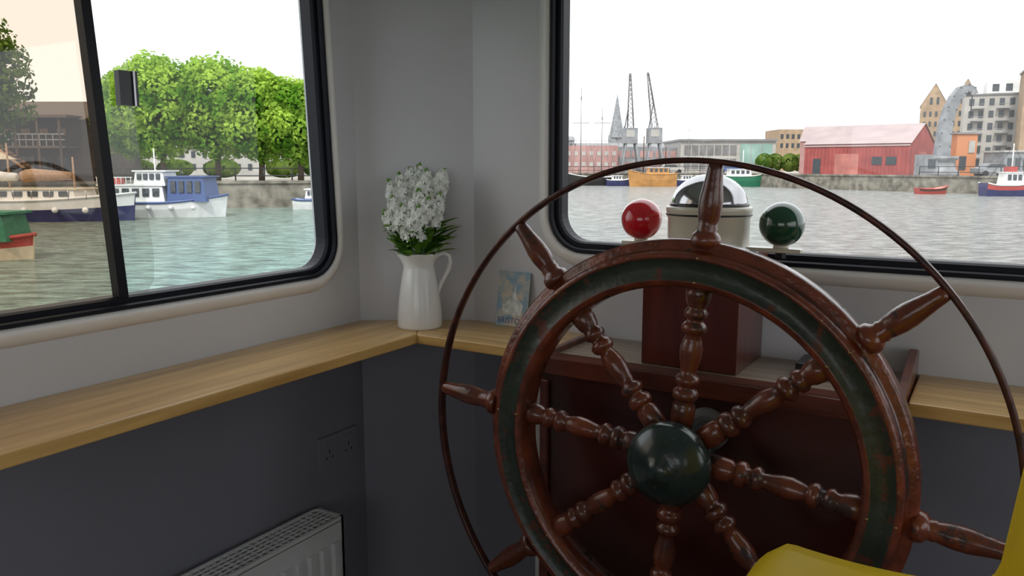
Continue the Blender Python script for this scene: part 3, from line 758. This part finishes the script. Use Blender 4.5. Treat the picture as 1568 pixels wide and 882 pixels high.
for a, b_ in ((37.2, 300.2), (41.8, 300.2)): mb.lathe([(.6, 0), (.02, 5)], 'metalgrey', 4, Matrix.Translation((a, b_, 12)), smooth=False)
outdoors(mb, 'church_spire')
def dock_crane(lat, fwd, h, lean):
    mb = MB()
    for a in (-1.3, 1.3):
        for b_ in (-1.5, 1.5): mb.tube([(lat + a * 1.2, fwd + b_, QUAY), (lat + a * .6, fwd + b_ * .6, 5)], .16, 'metalgrey', 5)
    mb.box((lat - 1.1, fwd - 1.2, 5), (lat + 1.0, fwd + 1.6, 7.4), 'metalgrey'); mb.box((lat - .8, fwd - 1.25, 6), (lat + .5, fwd - 1.2, 7.1), 'stucco')
    p0 = Vector((lat, fwd, 7.2)); p1 = Vector((lat + lean, fwd - 1, h)); s_ = .50
    offs = [Vector((a, b_, 0)) for a in (-s_, s_) for b_ in (-s_, s_)]
    for o_ in offs: mb.tube([p0 + o_, p1 + o_ * .25], .06, 'mast', 4)
    for i in range(12):
        t0, t1 = i / 12, (i + 1) / 12; a = p0.lerp(p1, t0); b_ = p0.lerp(p1, t1); q0 = 1 - .75 * t0; q1 = 1 - .75 * t1
        mb.tube([a + offs[0] * q0, b_ + offs[2] * q1], .04, 'mast', 4); mb.tube([a + offs[2] * q0, b_ + offs[0] * q1], .04, 'mast', 4)
    mb.tube([(lat - .8, fwd + 1, 7.4), (lat - .3, fwd + .5, 11.0)], .09, 'mast', 4); mb.tube([(lat - .3, fwd + .5, 11.0), p1], .035, 'mast', 4)
    mb.tube([p1, p1 + Vector((.2, 0, -4))], .03, 'black', 4)
    outdoors(mb, 'dockside_crane')
dock_crane(18.9, 128, 15.8, -.4); dock_crane(22.6, 127, 15.8, -1.5)
mb = MB(); hull(mb, 8, 15.5, 114, 3, -.1, 'black', 'darkwood', -1, 'black', .6)
for x, h in ((9.8, 12.4), (12.8, 9.5)):
    mb.tube([(x, 114, -.3), (x, 114, h)], [.10, .04], 'mast', 6)
    for z in (5, 7.5): mb.tube([(x - 1.2, 114, z), (x + 1.2, 114, z)], .04, 'mast', 5)
    for q in (-2.2, -1.2, 1.2, 2.2): mb.tube([(x, 114, h - 1), (x + q, 114, .1)], .02, 'mast', 3)
outdoors(mb, 'tall_ship')
for i, (x, h) in enumerate(((14.8, 6.2), (19.0, 5.2), (24.5, 6.5), (26.8, 5.0))):
    mb = MB(); yy = 111 + (i % 2); hull(mb, x - 1.6, x + 1.9, yy, 1.6, -.5, 'white' if i % 2 else 'navy', 'cream', 1, None, .3); cabin(mb, x - .9, x + .6, yy, 1.1, -.5, .1, 'white', 3)
    mb.tube([(x, yy, -.5), (x, yy, h)], [.06, .03], 'mast', 5); mb.tube([(x, yy, h), (x + 1.8, yy, -.2)], .015, 'mast', 3); mb.tube([(x, yy, h), (x - 1.5, yy, -.3)], .015, 'mast', 3)
    outdoors(mb, 'moored_yacht')
mb = MB(); hull(mb, 16.0, 22.2, 108, 2.6, .35, 'orangewood', 'cream', -1, 'orangewood', .6, 'orangewood'); cabin(mb, 18.3, 21.2, 108, 1.8, .4, 1.2, 'orangewood', 4)
mb.tube([(17.8, 108, .4), (17.8, 108, 5.4)], .08, 'darkwood', 5); mb.tube([(20.8, 108, .4), (20.8, 108, 4)], .07, 'darkwood', 5); outdoors(mb, 'timber_ship')
mb = MB(); hull(mb, 28.0, 34.2, 107, 2.4, .1, 'boatgreen', 'cream', 1, 'boatgreen', .5); cabin(mb, 29, 32, 107, 1.6, .1, 1.0, 'white', 4); mb.tube([(31, 107, .1), (31, 107, 3.6)], .06, 'white', 5); outdoors(mb, 'green_fishing_boat')
# red boat shed, right-hand gable turned towards the harbour
mb = MB(); gable(mb, 0, 13.0, 0, 10.5, QUAY, 4.2, 6.7, 'redwall', 'paleroof', 'x', .15)
mb.box((4.0, -.1, QUAY), (7.0, .05, 3.0), 'reddoor'); mb.box((1.2, -.08, QUAY), (2.2, .05, 2.4), 'win'); mb.box((8.6, -.08, 1.6), (9.8, .05, 2.6), 'win'); mb.box((10.3, -.08, 1.6), (11.5, .05, 2.6), 'win')
mb.box((0, -.12, 3.9), (13, 0, 4.1), 'paleroof')
for i in range(27): mb.box((.3 + i * .47, -.05, QUAY), (.36 + i * .47, .0, 4.1), 'redwall')
mb.box((12.95, 3.6, QUAY), (13.1, 6.6, 3.2), 'reddoor')
place(mb, 38.8, 106, -42); outdoors(mb, 'red_boat_shed')
mb = MB(); gable(mb, 0, 14, 0, 7, QUAY, 5.0, 7.2, 'pinkwall', 'paleroof', 'x', .15); place(mb, 42.5, 118, -30); outdoors(mb, 'pale_roofed_shed')
mb = MB(); gable(mb, 0, 4.6, 0, 8, QUAY, 12.6, 16.6, 'brick', 'brick', 'y', .1); gable(mb, 4.7, 10.2, 0, 8, QUAY, 12.2, 17.2, 'brick', 'brick', 'y', .1)
wgrid(mb, .3, 10, 0, 1, 12, 10, 6, 'win', .4, .5); wgrid(mb, 1.2, 3.4, 0, 12.6, 14.4, 2, 1, 'win', .4, .7); wgrid(mb, 6, 9, 0, 12.6, 14.8, 2, 1, 'win', .4, .7)
place(mb, 77.0, 152, -27); outdoors(mb, 'gabled_brick_flats')
mb = MB(); mb.box((0, 0, QUAY), (26, 10, 12.8), 'stucco'); mb.box((3, 1, 12.8), (26, 10, 15.0), 'white'); mb.box((-.2, -.2, 12.7), (26, 0, 12.95), 'greyroof'); wgrid(mb, .3, 25.5, 0, 1.0, 12.6, 18, 6, 'win', .5, .55); wgrid(mb, 3.3, 25.5, 1, 13.1, 14.7, 12, 1, 'win', .5, .7)
for j in range(5):
    for i in range(7):
        mb.box((1 + i * 3.5, -1, 2.7 + j * 1.95), (2.8 + i * 3.5, 0, 2.8 + j * 1.95), 'metalgrey'); mb.box((1 + i * 3.5, -1, 3.4 + j * 1.95), (2.8 + i * 3.5, -.94, 3.47 + j * 1.95), 'metalgrey')
place(mb, 73.5, 131, -27); outdoors(mb, 'white_apartment_block')
mb = MB(); mb.box((0, 0, QUAY), (12, 7, 15.4), 'brick'); wgrid(mb, .3, 12, 0, 2, 14.6, 8, 6, 'win', .4, .5); mb.box((-.2, -.2, 15.4), (12, 7, 15.7), 'stucco'); place(mb, 76.0, 120, -27); outdoors(mb, 'brick_apartment_block')
# curved steam crane
mb = MB()
cxx, cyy = 47.6, 88.5
mb.lathe([(1.9, 0), (1.9, .5), (1.5, .8), (1.4, 1.7), (1.7, 1.9), (1.7, 2.2)], 'metalgrey', 20, Matrix.Translation((cxx, cyy, QUAY)))
mb.box((cxx - 2.4, cyy - 1.1, QUAY), (cxx - .6, cyy + 1.1, 2.7), 'metalgrey'); mb.box((cxx - 2.0, cyy - 1.15, 1.2), (cxx - 1.2, cyy - 1.1, 2.2), 'win')
cp = [(47.6, 2.3), (47.6, 3.6), (47.65, 5.0), (47.8, 6.4), (48.1, 7.7), (48.55, 8.8), (49.1, 9.6), (49.7, 9.85), (50.2, 9.65), (50.4, 9.2)]
vs = []; fs = []
for i, (a, z) in enumerate(cp):
    p, q = cp[max(0, i - 1)], cp[min(len(cp) - 1, i + 1)]; t = Vector((q[0] - p[0], 0, q[1] - p[1])).normalized(); nn = Vector((-t.z, 0, t.x)); w = .72 - .04 * i
    c = Vector((a, cyy, z))
    vs += [c - nn * w + Vector((0, -.5, 0)), c + nn * w + Vector((0, -.5, 0)), c + nn * w + Vector((0, .5, 0)), c - nn * w + Vector((0, .5, 0))]
    for sg in (-1, 1): mb.tube([c + nn * w * sg + Vector((0, -.55, 0)), c + nn * w * sg * .7 + Vector((0, -.55, 0))], .05, 'mast', 4)
for i in range(len(cp) - 1):
    for j in range(4): fs.append((i * 4 + j, i * 4 + (j + 1) % 4, i * 4 + 4 + (j + 1) % 4, i * 4 + 4 + j))
fs += [(0, 1, 2, 3), tuple(len(vs) - 4 + j for j in range(4))]
mb.add(vs, fs, 'metalgrey'); mb.tube([(50.4, cyy, 9.3), (50.4, cyy, 7.0)], .05, 'black', 5)
outdoors(mb, 'curved_steam_crane')
mb = MB(); mb.box((52.8, 95, QUAY), (55.2, 98, 5.2), 'orange'); mb.box((52.6, 94.8, 5.2), (55.4, 98.2, 5.4), 'greyroof'); mb.box((53.2, 94.9, 1), (54, 95.05, 2.6), 'win'); mb.box((54.2, 94.9, 3), (54.9, 95.05, 4.4), 'stucco'); outdoors(mb, 'orange_cabin')
mb = MB(); mb.box((55.5, 90, QUAY), (62, 94, 3.0), 'metalgrey'); mb.box((55.3, 89.8, 3.0), (62.2, 94.2, 3.2), 'stucco'); wgrid(mb, 55.7, 62, 90, .8, 2.6, 7, 1, 'win', .6, .7); outdoors(mb, 'harbour_office')
mb = MB(); hull(mb, 43.6, 48.4, 73.5, 1.9, -.30, 'navy', 'cream', 1, 'boatred', .7, 'white'); cabin(mb, 45.2, 47.0, 73.5, 1.3, -.25, .85, 'white', 3); mb.box((45.6, 73.1, .92), (46.4, 73.9, 1.4), 'boatred')
mb.tube([(46.1, 73.5, 0), (46.1, 73.5, 3.5)], .05, 'white', 5); mb.tube([(46.1, 73.5, 3.3), (48.1, 73.5, .3)], .02, 'black', 4); mb.tube([(46.1, 73.5, 3.3), (44.0, 73.5, .2)], .02, 'black', 4); outdoors(mb, 'red_and_blue_tug')
mb = MB(); hull(mb, 40.3, 43.2, 79, 1.4, -.8, 'boatred', 'cream', 1, 'darkwood', .3, 'boatred'); outdoors(mb, 'rowing_boat')
mb = MB(); hull(mb, 28.5, 35.5, 43.5, 2.2, -.4, 'metalgrey', 'cream', -1, 'white', .5, 'white'); cabin(mb, 30.6, 34, 43.5, 1.6, -.4, .7, 'white', 5); outdoors(mb, 'moored_cruiser')
def car(lat, fwd, k):
    mb = MB(); z = QUAY
    T = Matrix.Translation((lat, fwd, z)) @ XZY
    mb.prism([(-2, .35), (-2.05, .9), (-1.3, 1.0), (-.8, 1.45), (.7, 1.45), (1.3, .98), (2.0, .85), (2.05, .35)], -.8, .8, k, T)
    mb.prism([(-1.15, 1.0), (-.75, 1.38), (.65, 1.38), (1.1, 1.0)], -.82, .82, 'win', T)
    for a in (-1.25, 1.25):
        mb.lathe([(.33, -.85), (.33, .85)], 'black', 14, Matrix.Translation((lat + a, fwd, z + .33)) @ Matrix.Rotation(math.pi / 2, 4, 'X'))
    outdoors(mb, 'parked_car')
for a, b_, k in ((52.5, 87, 'metalgrey'), (24, 121, 'stucco'), (33, 121, 'blue')): car(a, b_, k)

# ------------------------------------------------------------------ light
w = bpy.data.worlds.new('overcast_sky'); sc.world = w; w.use_nodes = True
nt = w.node_tree; bg = nt.nodes['Background']
tc = nt.nodes.new('ShaderNodeTexCoord'); nz = nt.nodes.new('ShaderNodeTexNoise'); nz.inputs['Scale'].default_value = 2.2
cr = nt.nodes.new('ShaderNodeValToRGB'); cr.color_ramp.elements[0].color = (.90, .95, 1, 1); cr.color_ramp.elements[1].color = (1, 1, 1, 1)
nt.links.new(tc.outputs['Generated'], nz.inputs[0]); nt.links.new(nz.outputs['Fac'], cr.inputs[0]); nt.links.new(cr.outputs[0], bg.inputs[0])
bg.inputs[1].default_value = 1.8
sd = bpy.data.lights.new('sun', 'SUN'); sd.energy = 2.8; sd.angle = math.radians(6); sd.color = (1, .96, .88)
so = bpy.data.objects.new('sun', sd); sc.collection.objects.link(so)
so.rotation_euler = Vector((-.15, .62, -.77)).to_track_quat('-Z', 'Y').to_euler(); so.location = (0, 0, 30)

# ------------------------------------------------------------------ camera
cd = bpy.data.cameras.new('camera'); cd.sensor_width = 36; cd.lens = 27.7; cd.clip_start = .05; cd.clip_end = 1000
co = bpy.data.objects.new('camera', cd); sc.collection.objects.link(co)
co.location = (0, 0, CAMZ); co.rotation_euler = (math.radians(90 - 8.8), 0, YAW)
sc.camera = co
sc.view_settings.view_transform = 'Standard'
sc.view_settings.look = 'None'
